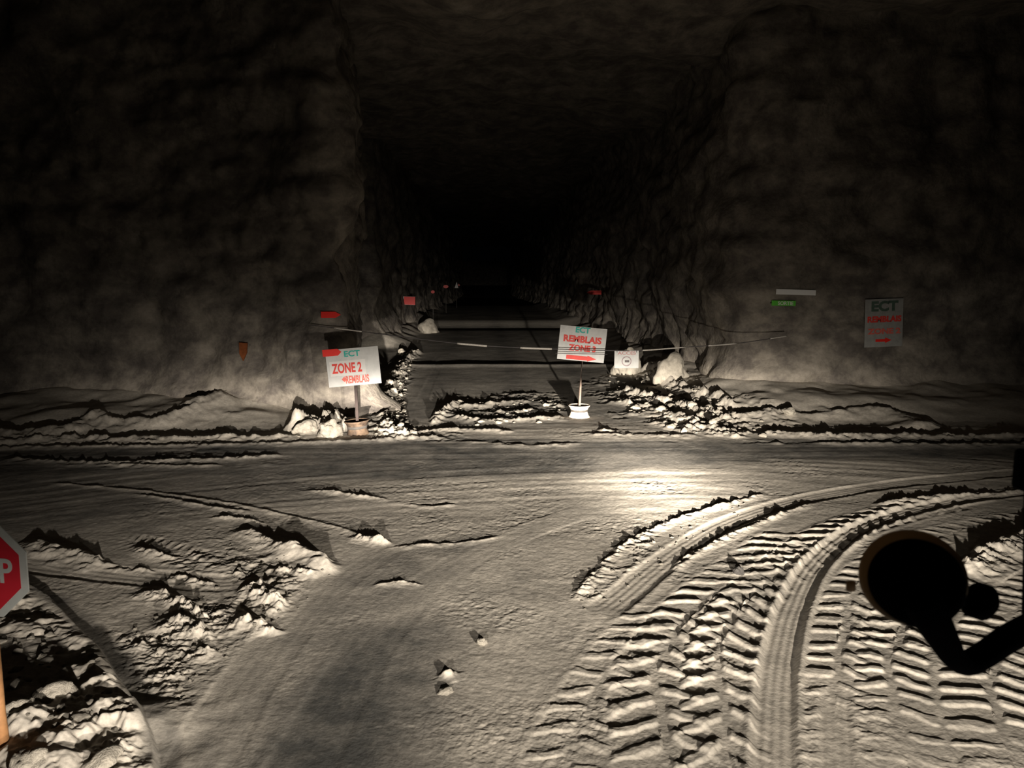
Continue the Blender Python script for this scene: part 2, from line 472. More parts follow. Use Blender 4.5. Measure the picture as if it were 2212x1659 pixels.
# tyre tracks: (pixel centre line, width, pitch, height, kind)
TRACKS = [
 ([(1590,1760),(1570,1640),(1560,1550),(1556,1437),(1566,1380),(1594,1325),(1645,1268),(1705,1218),(1775,1172),(1860,1133),(1960,1104),(2080,1082)], 0.56, 0.29, 0.024, 'lug', 0.8),
 ([(1450,1760),(1440,1650),(1425,1568),(1415,1477),(1432,1424),(1478,1355),(1535,1298),(1600,1244),(1665,1196),(1740,1150)], 0.66, 0.29, 0.021, 'lug', 0.65),
 ([(1200,1760),(1215,1660),(1250,1560),(1300,1470),(1370,1380),(1440,1300)], 0.50, 0.26, 0.012, 'lug', 0.35),
 ([(1800,1760),(1805,1650),(1806,1550),(1806,1440),(1818,1340),(1852,1262),(1930,1198),(2030,1156),(2150,1128),(2330,1100)], 0.42, 0.26, 0.016, 'lug', 0.5),
 ([(1985,1760),(1960,1650),(1935,1540),(1925,1440),(1945,1350),(2010,1280),(2110,1225),(2290,1170)], 0.50, 0.23, 0.019, 'lug', 0.3),
 ([(2230,1780),(2190,1660),(2150,1560),(2135,1470),(2160,1380),(2220,1300),(2330,1230)], 0.62, 0.23, 0.021, 'lug', 0.35),
 ([(1675,1760),(1672,1650),(1673,1560),(1677,1472),(1690,1390),(1712,1312),(1758,1225),(1838,1155),(1928,1115),(2020,1091),(2150,1069),(2330,1050)], 0.26, 0.06, 0.022, 'rib'),
 ([(1290,1330),(1345,1288),(1405,1238),(1485,1180),(1575,1130),(1685,1092),(1800,1066),(1980,1040),(2250,1015)], 0.34, 0.07, 0.014, 'rib'),
 ([(245,1165),(320,1180),(390,1200),(460,1228)], 0.42, 0.11, 0.020, 'lug'),
 ([(1812,1760),(1808,1650),(1804,1550),(1800,1470)], 0.20, 0.05, 0.008, 'rib'),
 ([(-100,1195),(100,1225),(280,1245),(480,1260),(560,1245)], 0.40, 0.09, 0.012, 'rib'),
 ([(905,880),(925,835),(945,795),(965,760)], 0.26, 0.05, 0.004, 'rib'),
 ([(380,1760),(450,1620),(530,1480),(640,1340),(760,1230),(900,1150)], 0.45, 0.10, 0.004, 'rib'),
 ([(600,1760),(700,1560),(810,1380),(930,1260),(1100,1160),(1300,1090)], 0.45, 0.12, 0.003, 'rib'),
]
# loose crumbly ground: (pixel outline, soft edge, amplitude, grain)
ROUGH = [
 ([(470,1200),(560,1215),(640,1240),(690,1260),(610,1330),(560,1370),(480,1390),(420,1430),(390,1520),(330,1480),(260,1380),(200,1300),(330,1270),(440,1280),(520,1230),(470,1170)], 0.20, 0.034, 0.10),
 ([(260,1140),(420,1140),(520,1200),(470,1235),(330,1215)], 0.15, 0.02, 0.12),
 ([(-150,1260),(30,1290),(110,1345),(200,1435),(260,1540),(300,1700),(-150,1760)], 0.12, 0.11, 0.26),
 ([(860,770),(905,760),(880,830),(860,880),(880,925),(760,940),(800,880)], 0.2, 0.05, 0.12),
 ([(985,855),(1200,850),(1230,905),(1000,915),(960,900)], 0.3, 0.045, 0.18),
 ([(1260,830),(1400,790),(1560,860),(1700,900),(1720,940),(1450,935),(1330,900)], 0.4, 0.06, 0.20),
 ([(860,915),(980,915),(1000,950),(780,955)], 0.2, 0.03, 0.14),
 ([(1240,1290),(1340,1170),(1420,1140),(1400,1190),(1300,1300)], 0.12, 0.015, 0.09),
 ([(0,975),(600,965),(600,1005),(0,1012)], 0.4, 0.015, 0.2),
 ([(1300,920),(2300,925),(2300,965),(1350,955)], 0.3, 0.02, 0.2),
 ([(1200,1360),(1330,1360),(1250,1659),(1080,1659)], 0.3, 0.008, 0.1),
]
# bare asphalt: (pixel outline, soft edge, how bare)
BARE = [
 ([(-300,985),(600,958),(960,945),(1350,958),(2600,945),(2600,985),(1700,990),(1350,1010),(1150,1025),(800,1030),(300,1020),(-300,1030)], 0.45, 0.75),
 ([(-400,1010),(300,1010),(620,1030),(700,1075),(560,1085),(100,1130),(-400,1150)], 0.6, 0.45),
 ([(560,1720),(640,1560),(720,1440),(820,1370),(900,1360),(900,1460),(860,1580),(860,1720)], 0.65, 0.95),
 ([(340,1720),(520,1500),(620,1380),(760,1250),(900,1180),(1030,1160),(960,1240),(820,1340),(700,1440),(560,1720)], 0.3, 0.45),
 ([(1040,1180),(1180,1160),(1100,1330),(940,1380),(960,1280)], 0.35, 0.22),
 ([(60,1265),(150,1300),(260,1400),(330,1500),(385,1600),(395,1720),(350,1720),(300,1540),(215,1400),(120,1310)], 0.08, 0.55),
]
ROAD_CURVE = [(60,1268),(130,1318),(215,1408),(270,1490),(305,1570),(338,1640),(350,1700),(355,1800)]
road_edge = smooth_path([(-14.0, 11.5), (-8.0, 8.6)] + PX([(-60,1215)]) + PX(ROAD_CURVE), 5)

_R = [(smooth_path(PX(p, h * 0.8)), h, w, c) for p, h, w, c in RIDGES]
_T = [(smooth_path(PX(t[0]), 7), t[1], t[2], t[3], t[4], t[5] if len(t) > 5 else 0.6) for t in TRACKS]
_Q = [(PX(p), s, a, g) for p, s, a, g in ROUGH]
_B = [(PX(p), s, a) for p, s, a in BARE]

def ground_fields(x, y):
    x = np.asarray(x, np.float64); y = np.asarray(y, np.float64)
    n = len(x)
    # bare asphalt map
    bare = np.zeros(n, np.float32)
    for p, s, a in _B: bare = np.maximum(bare, a * poly_mask(x, y, p, s))
    intun = sstep(14.2, 15.8, y) * sstep(-2.75, -2.45, x + fbm(x, y, 1.2, 2, 70) * 0.25) * (1 - sstep(4.15, 4.5, x + fbm(x, y, 1.2, 2, 71) * 0.4 + np.clip(19 - y, 0, 5) * 0.25))
    bare = np.maximum(bare, 0.60 * intun)
    wheel = np.exp(-((x - 0.9) / 0.45) ** 2) + np.exp(-((x - 2.9) / 0.4) ** 2) + 0.6 * np.exp(-((x + 1.3) / 0.4) ** 2)
    bare = bare - 0.28 * intun * np.clip(1 - wheel, 0, 1) * sstep(16, 19, y)
    bare = np.clip(bare, 0, 1)
    dust = 0.92 - bare * 0.85 + fbm(x, y, 1.1, 4, 3) * 0.25
    # gentle relief
    z = fbm(x, y, 3.2, 3, 11) * 0.024 * (1 - 0.5 * bare)
    z += fbm(x, y, 0.55, 3, 21) * 0.006 * (1 - 0.75 * bare)
    z += fbm(x * 0.45, y, 0.16, 3, 31) * 0.0026 * (1 - 0.7 * bare)
    z += fbm(x, y, 0.05, 3, 33, 0.7) * (0.0022 + 0.0045 * np.clip(fbm(x, y, 0.8, 2, 34) * 2, 0, 1)) * (1 - 0.45 * bare)
    # sweeping scrape lines of the cross street
    q = y + 0.035 * (x - 2) ** 2 * (y < 12) 
    z += (vnoise(q * 7.0, x * 0.35, 41)) * 0.007 * sstep(8.5, 9.6, y) * (1 - sstep(15, 16, y))
    rgh = np.zeros(n, np.float32)
    for p, s, a, g in _Q:
        m = poly_mask(x, y, p, s)
        k = np.nonzero(m > 0)[0]
        if len(k) == 0: continue
        f = fbm(x[k], y[k], g, 4, int(g * 1000), 0.55)
        lump = np.abs(vnoise(x[k] / (g * 1.6), y[k] / (g * 0.9), 77)) * 2
        gate = np.clip(0.55 + fbm(x[k], y[k], g * 5, 3, 78) * 1.8, 0.08, 1.3)
        z[k] += m[k] * a * gate * (f * 0.9 + lump * 0.5 + fbm(x[k], y[k], g * 0.3, 2, 79) * 0.35)
        rgh[k] = np.maximum(rgh[k], m[k])
    for path, w, pitch, h, kind, sl in _T:
        reach = w / 2 + 0.10
        idx, d, s, L = near_path(x, y, path, reach)
        if len(idx) == 0: continue
        endf = sstep(0, 0.35, s) * (1 - sstep(L - 0.5, L, s))
        m = (1 - sstep(w / 2 - 0.03, w / 2 + 0.02, np.abs(d))) * endf
        worn = np.clip(0.80 + fbm(x[idx], y[idx], 0.8, 3, 55) * 1.3, 0.15, 1.1) * 0.85
        if kind == 'lug':
            side = np.where(d > 0, 0.5, 0.0)
            ph = (s + np.abs(d) * sl + fbm(x[idx], y[idx], 0.3, 3, 91) * 0.09) / pitch + side
            saw = ph - np.floor(ph)
            bar = sstep(0.02, 0.16, saw) * (1 - sstep(0.34, 0.50, saw))
            d_ = np.abs(d + fbm(x[idx], y[idx], 0.6, 2, 93) * 0.10)
            core = sstep(0.0, 0.035, d_ - 0.015)
            z[idx] += m * worn * h * (bar * core - 0.35)
            rim = np.exp(-((np.abs(d) - w / 2 - 0.03) / 0.035) ** 2) * endf
            z[idx] += rim * h * 0.25 * worn
        else:
            rb = 0.5 + 0.5 * np.cos(2 * np.pi * d / pitch)
            z[idx] = z[idx] * (1 - 0.6 * m) + m * (-h * 0.8 + rb * min(h * 0.22, 0.005))
            rim = np.exp(-((np.abs(d) - w / 2 - 0.03) / 0.03) ** 2) * endf
            z[idx] += rim * h * (0.9 if w < 0.3 else 0.25) * worn
            if h > 0.01: dust[idx] += m * 0.12
    for path, h, w, c in _R:
        reach = w * 2.4
        idx, d, s, L = near_path(x, y, path, reach)
        if len(idx) == 0: continue
        endf = sstep(-0.02, min(0.35, L * 0.3), s) * (1 - sstep(L - min(0.35, L * 0.3), L + 0.02, s)) if L > 0 else 1
        xx, yy = x[idx], y[idx]
        wob = fbm(xx, yy, max(w * 1.5, 0.2), 3, 61) * w * 0.9
        dd = d + wob
        prof = np.exp(-np.abs(dd / np.where(dd > 0, w * 1.5, w * 0.5)) ** 1.6 * 1.3)
        amp = 1 + c * (fbm(xx, yy, max(w * 1.1, 0.10), 5, 66, 0.65) * 1.5)
        z[idx] += h * prof * np.clip(amp, 0.15, 2) * endf
        dust[idx] += prof * 0.5 * endf
    # spoil banked up along the edge of the asphalt bend
    idx, d, s, L = near_path(x, y, road_edge, 3.0)
    if len(idx):
        left = sstep(-0.015, 0.03, d + fbm(x[idx], y[idx], 0.3, 2, 5) * 0.03) if True else 0
        z[idx] += 0.06 * left * (1 - sstep(2.0, 3.0, np.abs(d))) * sstep(4.0, 5.0, s)
    # spoil heap in the near left corner
    c = G(60, 1640)
    z += 0.16 * np.exp(-(((x - c.x) / 0.8) ** 2 + ((y - c.y) / 0.6) ** 2)) * (0.6 + fbm(x, y, 0.4, 3, 8))
    # humps across the tunnel road, bund further on
    z += 0.05 * np.exp(-((y - 25.6 - 0.15 * fbm(x, y, 2, 2, 9)) / 0.35) ** 2) * sstep(-3, -2.4, x) * (1 - sstep(4.2, 5, x))
    z -= 0.10 * np.exp(-((y - 45.5) / 1.5) ** 2) * (np.abs(x - 1) < 6)
    z += 0.22 * sstep(46.5, 49.5, y)
    dust += sstep(46.5, 48, y) * 0.35 * (1 - sstep(60, 80, y))
    # talus at the feet of the pillars
    tl = (1 - sstep(-5.0, -3.6, x)) * sstep(14.6, 16.2, y) * (1 - sstep(24, 25, y))
    z += tl * (0.22 + 0.12 * sstep(16, 18, y) + fbm(x, y, 1.2, 3, 12) * 0.16)
    tr = sstep(4.7, 6.3, x) * sstep(15.0, 16.8, y)
    z += tr * (0.22 + 0.15 * sstep(16.5, 19, y) + fbm(x, y, 1.2, 3, 13) * 0.14)
    tl2 = (1 - sstep(-4.2, -3.0, x)) * sstep(32, 34, y)
    z += tl2 * (0.3 + fbm(x, y, 1.5, 3, 14) * 0.4)
    dust = np.clip(dust + (tl + tr) * 0.2, 0, 1)
    return z, dust

# ------------------------------------------------------------------ floor
def build_floor():
    NR, NC = 900, 1230
    inv = np.linspace(1 / 3.9, 1 / 75.0, NR)
    D = 1 / inv
    t = np.linspace(-0.80, 0.80, NC)
    yy = np.repeat(D, NC); xx = (D[:, None] * t[None, :]).ravel()
    z, dust = ground_fields(xx, yy)
    # sink the rim of the patch a little so it meets the coarse apron
    co = np.stack([xx, yy, z], 1)
    n0 = NR * NC
    # apron round the detailed patch
    ap = np.array([(-70, -12, -0.16), (70, -12, -0.16), (70, 330, -0.16), (-70, 330, -0.16)], float)
    co = np.concatenate([co, ap])
    dust = np.concatenate([dust, np.full(4, 0.6)])
    r = np.arange(NR - 1)[:, None] * NC; c = np.arange(NC - 1)[None, :]
    a = (r + c).ravel()
    quads = np.stack([a, a + 1, a + NC + 1, a + NC], 1)
    quads = np.concatenate([quads, [[n0, n0 + 1, n0 + 2, n0 + 3]]])
    me = bpy.data.meshes.new('floor')
    me.vertices.add(len(co)); me.vertices.foreach_set('co', co.astype(np.float32).ravel())
    nq = len(quads)
    me.loops.add(nq * 4); me.loops.foreach_set('vertex_index', quads.astype(np.int32).ravel())
    me.polygons.add(nq)
    me.polygons.foreach_set('loop_start', (np.arange(nq) * 4).astype(np.int32))
    me.polygons.foreach_set('loop_total', np.full(nq, 4, np.int32))
    me.update(calc_edges=True)
    me.polygons.foreach_set('use_smooth', np.ones(nq, bool))
    at = me.attributes.new('dust', 'FLOAT', 'POINT'); at.data.foreach_set('value', dust.astype(np.float32))
    me.materials.append(M_ground)
    o = link(bpy.data.objects.new('floor', me)); tag(o, kind='structure')
    return o
build_floor()

def gz(x, y):
    z, _ = ground_fields(np.array([x]), np.array([y])); return float(z[0])

# ------------------------------------------------------------------ rock walls
def wall(name, plan, z0, z1, step=0.10, amp=1.0, foot=0.0, seed=0, strata=1.0, flare=None):
    path = smooth_path(plan, 4)
    seg = np.hypot(*(path[1:] - path[:-1]).T); S = np.concatenate([[0], np.cumsum(seg)])
    n = max(2, int(S[-1] / step)); s = np.linspace(0, S[-1], n)
    X = np.interp(s, S, path[:, 0]); Y = np.interp(s, S, path[:, 1])
    tx = np.gradient(X); ty = np.gradient(Y); l = np.hypot(tx, ty); nx, ny = ty / l, -tx / l      # outward = right of path
    m = int((z1 - z0) / step); Z = np.linspace(z0, z1, m)
    SS, ZZ = np.meshgrid(s, Z)
    d = fbm(SS, ZZ * 1.3, 3.5, 3, seed + 100) * 0.8 + fbm(SS, ZZ * 1.6, 1.1, 5, seed + 120, 0.55) * 0.26
    led = np.abs(vnoise(SS * 0.7, ZZ * 1.9, seed + 140)) * 2
    d = (d + (led - 0.5) * 0.25 * strata) * amp
    d += np.floor(fbm(SS, ZZ, 1.8, 2, seed + 160) * 5) * 0.05 * amp
    d += foot * np.exp(-np.clip(ZZ, 0, None) / 0.55)
    if flare:
        fx_, fy_, fa, fw = flare
        d += fa * np.exp(-((X[None, :] - fx_) ** 2 + (Y[None, :] - fy_) ** 2) / fw ** 2) * np.exp(-np.clip(ZZ, 0, None) / 0.75)
    d += fbm(SS, ZZ, 0.28, 2, seed + 180) * 0.07
    XX = X[None, :] + nx[None, :] * d; YY = Y[None, :] + ny[None, :] * d
    co = np.stack([XX, YY, ZZ], -1).reshape(-1, 3).astype(np.float32)
    r = np.arange(m - 1)[:, None] * n; c = np.arange(n - 1)[None, :]; a = (r + c).ravel()
    q = np.stack([a, a + 1, a + n + 1, a + n], 1)
    me = bpy.data.meshes.new(name); me.from_pydata(co.tolist(), [], q.tolist()); me.update()
    me.polygons.foreach_set('use_smooth', np.ones(len(q), bool))
    me.materials.append(M_rock)
    return tag(link(bpy.data.objects.new(name, me)), kind='structure'), (XX, YY, ZZ)

_, WL = wall('wall_left', [(-34, 18.4), (-20, 18.2), (-12, 18.0), (-7, 17.7), (-4.6, 17.2), (-3.4, 16.8), (-2.85, 17.2), (-3.0, 18.6), (-3.4, 21), (-3.8, 24), (-5.0, 25.4), (-12, 26.2), (-20, 26.5)], -0.4, 9.6, 0.095, 0.7, 0.35, 1, 1.0, (-2.85, 17.1, 0.75, 1.0))
_, WF = wall('wall_left_far', [(-22, 33.5), (-8, 33.5), (-4.9, 33.8), (-4.4, 35.5), (-4.3, 45), (-4.1, 60), (-3.9, 80), (-3.8, 148)], -0.4, 9.6, 0.22, 0.7, 0.4, 2)
_, WR = wall('wall_right', [(5.8, 148), (6.0, 80), (6.1, 60), (6.2, 40), (6.2, 28), (6.1, 21), (6.3, 19.2), (7.4, 18.6), (10, 18.4), (15, 18.6), (22, 19), (36, 19.5)], -0.4, 9.6, 0.12, 0.7, 0.35, 3)

def slab(name, x0, x1, y0, y1, z, st, amp):
    xs = np.arange(x0, x1, st); ys = np.arange(y0, y1, st)
    XX, YY = np.meshgrid(xs, ys)
    ZZ = z + fbm(XX, YY, 3.0, 4, 300) * amp + np.floor(fbm(XX, YY, 4.0, 2, 310) * 4) * 0.12
    n, m = len(xs), len(ys)
    co = np.stack([XX, YY, ZZ], -1).reshape(-1, 3)
    a = ((np.arange(m - 1)[:, None] * n) + np.arange(n - 1)[None, :]).ravel()
    q = np.stack([a, a + n, a + n + 1, a + 1], 1)
    me = bpy.data.meshes.new(name); me.from_pydata(co.tolist(), [], q.tolist()); me.update()
    me.polygons.foreach_set('use_smooth', np.ones(len(q), bool)); me.materials.append(M_rock)
    return tag(link(bpy.data.objects.new(name, me)), kind='structure')
wall('wall_back', [(-34, 320), (0, 320.5), (36, 320)], -0.4, 9.6, 1.2, 0.6, 0.2, 6)
slab('ceiling', -34, 36, -4, 150, 9.0, 0.5, 0.7)

def wall_y(field, px, py):
    """distance Y of the wall surface seen at a pixel (nearest displaced vertex to the ray)"""
    XX, YY, ZZ = field
    r = ray(px, py)
    t = (XX * r.x + YY * r.y + (ZZ - CAMZ) * r.z) / (r.x ** 2 + r.y ** 2 + r.z ** 2)
    d = (XX - t * r.x) ** 2 + (YY - t * r.y) ** 2 + (ZZ - CAMZ - t * r.z) ** 2 + t * 1e-4
    k = np.unravel_index(np.argmin(d), d.shape)
    return float(YY[k])

def local_min_y(field, p, rad):
    XX, YY, ZZ = field
    m = (np.abs(XX - p.x) < rad) & (np.abs(ZZ - p.z) < rad * 0.8) & (np.abs(YY - p.y) < 1.5)
    return float(YY[m].min()) if m.any() else p.y

# ------------------------------------------------------------------ stones
def stone_mesh(name, seed, sub=2, rough=0.45, flat=0.75, m=M_stone):
    bm = bmesh.new(); bmesh.ops.create_icosphere(bm, subdivisions=sub, radius=0.5)
    o = Vector((seed * 3.7, seed * 1.3, seed * 2.1))
    for v in bm.verts:
        p = v.co.copy()
        k = mnoise.noise(p * 2.2 + o) * rough + mnoise.noise(p * 5 + o) * rough * 0.35
        v.co = p * (1 + k)
        c = mnoise.cell(p * 2.6 + o); v.co *= 1 + (c - 0.5) * 0.12
        v.co.z *= flat
    me = bpy.data.meshes.new(name); bm.to_mesh(me); bm.free()
    me.materials.append(m)
    return me
SM = [stone_mesh('stone', i, 3) for i in range(5)]
SMB = [stone_mesh('boulder', 20 + i, 4, 0.40, 0.85) for i in range(4)]
for me in SMB + SM: me.polygons.foreach_set('use_smooth', [True] * len(me.polygons))

PLACED = [(-2.75, 4.35, 0.15), (2.02, 16.0, 0.3), (-2.3, 14.35, 0.32)]

def put_stone(name, me, x, y, size, label, cat, group=None, sink=0.25, z=None, rot=None):
    sx, sy, sz = size if isinstance(size, tuple) else (size, size, size)
    rr_ = max(sx, sy) * 0.62
    if group and any((x - a) ** 2 + (y - b) ** 2 < (rr_ + c) ** 2 for a, b, c in PLACED): return None
    PLACED.append((x, y, rr_))
    o = bpy.data.objects.new(name, me); COL.objects.link(o)
    o.scale = (sx, sy, sz)
    o.location = (x, y, (gz(x, y) if z is None else z) + sz * (0.36 - sink))
    o.rotation_euler = rot or (0, 0, random.uniform(0, 6.28))
    return tag(o, label, cat, group)

def boulder(me, px, py, wpx, hpx, label, cat='boulder', sink=0.2, name='boulder', depth=0.9):
    """px,py = foot of the boulder in the photograph, wpx,hpx = its size there"""
    p = G(px, py, 0.12); k = p.y / F
    w = wpx * k; h = hpx * k
    return put_stone(name, me, p.x, p.y, (w, w * depth, h / 0.70), label, cat, None, sink, rot=(0, 0, 0.5 + px * 0.01 % 0.6))

boulder(SMB[0], 1352, 800, 78, 66, 'large pale boulder behind the small square sign on the barrier cable', depth=0.6)
boulder(SMB[1], 1452, 822, 84, 72, 'pale humped boulder to the right of the small square sign', depth=0.7)
boulder(SMB[2], 925, 714, 46, 32, 'rounded pale boulder far down the left side of the tunnel', depth=0.9)
boulder(SMB[1], 662, 925, 50, 30, 'pale lump of rock at the left end of the mound beside the left sign', name='rock', depth=0.7)
boulder(SMB[0], 712, 930, 58, 44, 'largest pale rock of the mound beside the left sign base', name='rock', depth=0.7)
boulder(SMB[2], 1705, 893, 34, 14, 'small bright white stone on the right berm', 'stone', name='stone')
boulder(SMB[3], 1597, 1214, 30, 26, 'added dark stone among the tyre prints, standing in for a windshield spot', 'stone', name='stone', sink=0.42).data = stone_mesh('stone', 31, 3, 0.25, 0.9, M_spot_stand_in)  # made-up stone in place of a blurry dirt spot on the windshield
boulder(SMB[3], 868, 757, 16, 13, 'single small pale stone in the black hollow left of the tunnel road', 'stone', name='stone')
boulder(SMB[0], 1040, 1358, 26, 14, 'small pointed pale clod in the middle of the dusty road', 'clod', name='dirt_clod')
boulder(SMB[1], 963, 1460, 34, 12, 'flat bright clod near the bottom middle of the dusty road', 'clod', name='dirt_clod')
boulder(SMB[0], 70, 1665, 100, 60, 'big pale clod in the spoil heap at the foot of the stop sign', 'clod', name='dirt_clod', sink=0.5)
boulder(SMB[1], 218, 1650, 120, 80, 'biggest pale clod at the bottom left beside the road bend', 'clod', name='dirt_clod', sink=0.5)
boulder(SMB[2], 120, 1500, 90, 40, 'long pale clod in the middle of the spoil heap near the stop sign', 'clod', name='dirt_clod', sink=0.5)
boulder(SMB[3], 262, 1545, 60, 38, 'pale clod on the spoil heap right against the road bend', 'clod', name='dirt_clod', sink=0.5)
boulder(SMB[3], 45, 1560, 80, 44, 'pale clod just right of the wooden stop sign post', 'clod', name='dirt_clod', sink=0.5)

def scatter(poly, n, smin, smax, label, cat, group, name='stone', sink=0.25, z0=0.1, zones=None):
    pts = PX(poly, z0); P = np.array(pts); lo, hi = P.min(0), P.max(0)
    pxs = [p[0] for p in poly]; pys = [p[1] for p in poly]
    cand = []
    while len(cand) < n:
        qx = random.uniform(min(pxs), max(pxs)); qy = random.uniform(min(pys), max(pys))
        g = G(qx, qy, z0)
        if poly_mask(np.array([g.x]), np.array([g.y]), pts, 0.01)[0] > 0.5: cand.append((g.x, g.y, qx, qy))
    C = np.array(cand); Z, _ = ground_fields(C[:, 0], C[:, 1])
    for i, (x, y, qx, qy) in enumerate(cand):
        lb = label
        if zones:
            axis, lim, words = zones
            lb = label + ' ' + words[sum((qx, qy)[axis] > l for l in lim)]
        s = smin + (smax - smin) * random.random() ** 2.2
        put_stone(name, random.choice(SM), x, y, (s * random.uniform(0.8, 1.3), s * random.uniform(0.7, 1.1), s * random.uniform(0.7, 1.0)),
                  lb, cat, group, sink, z=float(Z[i]))

scatter([(870,765),(905,755),(885,800),(872,850),(880,900),(905,930),(800,935),(840,880),(850,820)], 480, 0.035, 0.15,
        'pale rubble stone left of the tunnel road,', 'stone', 'rubble stones along the left edge of the tunnel road', zones=(1, (800, 850, 895), ('by the black hollow', 'right of the left sign board', 'right of the left sign pole', 'right of the rusty rim')))
scatter([(1300,800),(1400,790),(1500,850),(1640,900),(1700,935),(1480,930),(1350,880)], 190, 0.06, 0.22,
        'pale rubble stone right of the tunnel road,', 'stone', 'rubble stones right of the tunnel road', zones=(1, (840, 880, 905), ('by the humped boulder', 'below the humped boulder', 'at the foot of the heap', 'nearest the cross road')))
scatter([(985,855),(1200,855),(1225,900),(1000,912)], 60, 0.05, 0.15,
        'flat pale clod on the broken road at the tunnel mouth,', 'clod', 'clods at the tunnel mouth', 'dirt_clod', zones=(0, (1070, 1150), ('left part', 'middle part', 'right part')))
scatter([(480,1130),(600,1150),(740,1210),(600,1330),(480,1400),(390,1500),(260,1380),(330,1270)], 120, 0.015, 0.05,
        'small pale crumb on churned ground at left,', 'clod', 'crumbs on the churned ground at the left', 'dirt_clod', zones=(1, (1220, 1300, 1380), ('behind the big ridge', 'middle', 'nearer side', 'by the wheel lane')))
scatter([(-20,1300),(100,1350),(200,1440),(270,1560),(320,1659),(0,1659)], 90, 0.025, 0.10,
        'pale lump in heap left of road bend,', 'clod', 'lumps in the spoil heap by the stop sign', 'dirt_clod', zones=(1, (1400, 1500, 1590), ('under the stop sign', 'upper middle', 'lower middle', 'bottom edge')))
scatter([(1230,1300),(1310,1200),(1450,1120),(1640,1060),(1650,1075),(1480,1150),(1340,1290)], 45, 0.015, 0.05,
        'small pale crumb along the bright wheel track,', 'clod', 'crumbs along the bright wheel track', 'dirt_clod', zones=(0, (1330, 1480), ('near end', 'middle', 'far end')))
scatter([(640,900),(750,885),(800,940),(640,940)], 22, 0.06, 0.2,
        'pale broken stone in the mound around the left sign base', 'stone', 'stones around the left sign base')

# ------------------------------------------------------------------ signs
def board_frame(corners, Y):
    """corners tl,tr,br,bl in pixels -> centre, width, height, roll"""
    P = [AT(px, py, Y) for px, py in corners]
    c = (P[0] + P[1] + P[2] + P[3]) / 4
    w = ((P[1] - P[0]).length + (P[2] - P[3]).length) / 2
    h = ((P[0] - P[3]).length + (P[1] - P[2]).length) / 2
    t = (P[1] - P[0]) + (P[2] - P[3])
    roll = -math.atan2(t.z, math.hypot(t.x, t.y))
    return c, w, h, roll

def panel(name, w, h, m, parent, x=0, z=0, y=0.0, th=0.012, bev=0.003):
    bm = bmesh.new(); add_box(bm, (x, y, z), (w, th, h), bev)
    return mesh_obj(name, bm, m, parent)

def arrow(name, m, parent, x, z, w, h, direction=1, head=0.4, shaft=0.55, y=-0.009, th=0.004):
    d = direction
    hx = w * head
    pts = [(-w/2*d, -h*shaft/2), (d*(w/2-hx), -h*shaft/2), (d*(w/2-hx), -h/2), (d*w/2, 0), (d*(w/2-hx), h/2), (d*(w/2-hx), h*shaft/2), (-w/2*d, h*shaft/2)]
    bm = bmesh.new(); add_prism(bm, [(x + a, z + b) for a, b in pts], y - th / 2, y + th / 2)
    return mesh_obj(name, bm, m, parent)

def wheel_base(parent, x, zc, r, h, m, tilt=0.0):
    """old wheel rim standing on the ground, filled, that carries the pole"""
    M = Matrix.Translation((x, 0, zc)) @ Matrix.Rotation(tilt, 4, 'Y')
    prof = [(r*0.80, 0.0), (r*1.02, 0.0), (r*1.04, h*0.05), (r*1.0, h*0.12), (r*0.90, h*0.20), (r*0.86, h*0.32), (r*0.80, h*0.45), (r*0.80, h*0.58),
            (r*0.86, h*0.74), (r*0.92, h*0.85), (r*1.0, h*0.90), (r*1.04, h*0.96), (r*1.03, h*1.0), (r*0.96, h*1.0), (r*0.90, h*0.93), (r*0.84, h*0.80), (r*0.80, h*0.66)]
    bm = bmesh.new(); add_lathe(bm, prof, 48, M)
    o = mesh_obj('wheel_rim', bm, m, parent, True)
    bm = bmesh.new(); add_lathe(bm, [(0, h*0.72), (r*0.4, h*0.74), (r*0.84, h*0.70), (r*0.82, h*0.5), (0, h*0.5)], 32, M)
    mesh_obj('rim_fill', bm, M_fill, parent, True)
    return o

# left sign
Y1 = 14.35
c1, w1, h1, r1 = board_frame([(703,757),(817,746),(824,828),(712,836)], Y1)
foot = AT(773, 925, Y1); zf = gz(foot.x, Y1)
S1 = empty('road_sign', (foot.x, Y1, zf))
tag(S1, 'white ZONE 2 sign on a pole in a rusty rim by the left pillar', 'sign')
B1 = bpy.data.objects.new('sign_board', None)
bm = bmesh.new(); add_box(bm, (0, 0, 0), (w1, 0.014, h1), 0.004)
B1 = mesh_obj('sign_board', bm, M_white, S1)
B1.location = c1 - S1.location; B1.location.y -= 0.03
B1.rotation_euler = (0, r1, 0.03)
def fx(px, w0, w, x0=703, x1=824): return ((px - (x0 + x1) / 2) / (x1 - x0)) * w
k1 = Y1 / F
def p2l(px, py, c, Y, roll):
    """pixel -> board-local x,z"""
    p = AT(px, py, Y); dx, dz = p.x - c.x, p.z - c.z
    return dx * math.cos(-roll) + dz * math.sin(-roll), -dx * math.sin(-roll) + dz * math.cos(-roll)
x, z = p2l(720, 761, c1, Y1, r1); a = arrow('arrow', M_redr, B1, x - 0.015, z, 40*k1, 15*k1, 1, 0.2, 0.98, y=-0.016, th=0.012)
x, z = p2l(761, 763, c1, Y1, r1); text_mesh('lettering', 'ECT', 34*k1, 13*k1, M_teal, B1, x, z, bold=0.03); B1.children[-1]['label'] = 'teal ECT lettering'
x, z = p2l(752, 794, c1, Y1, r1); st = panel('sticker', 76*k1, 32*k1, M_white2, B1, x, z, -0.009, 0.004, 0.001)
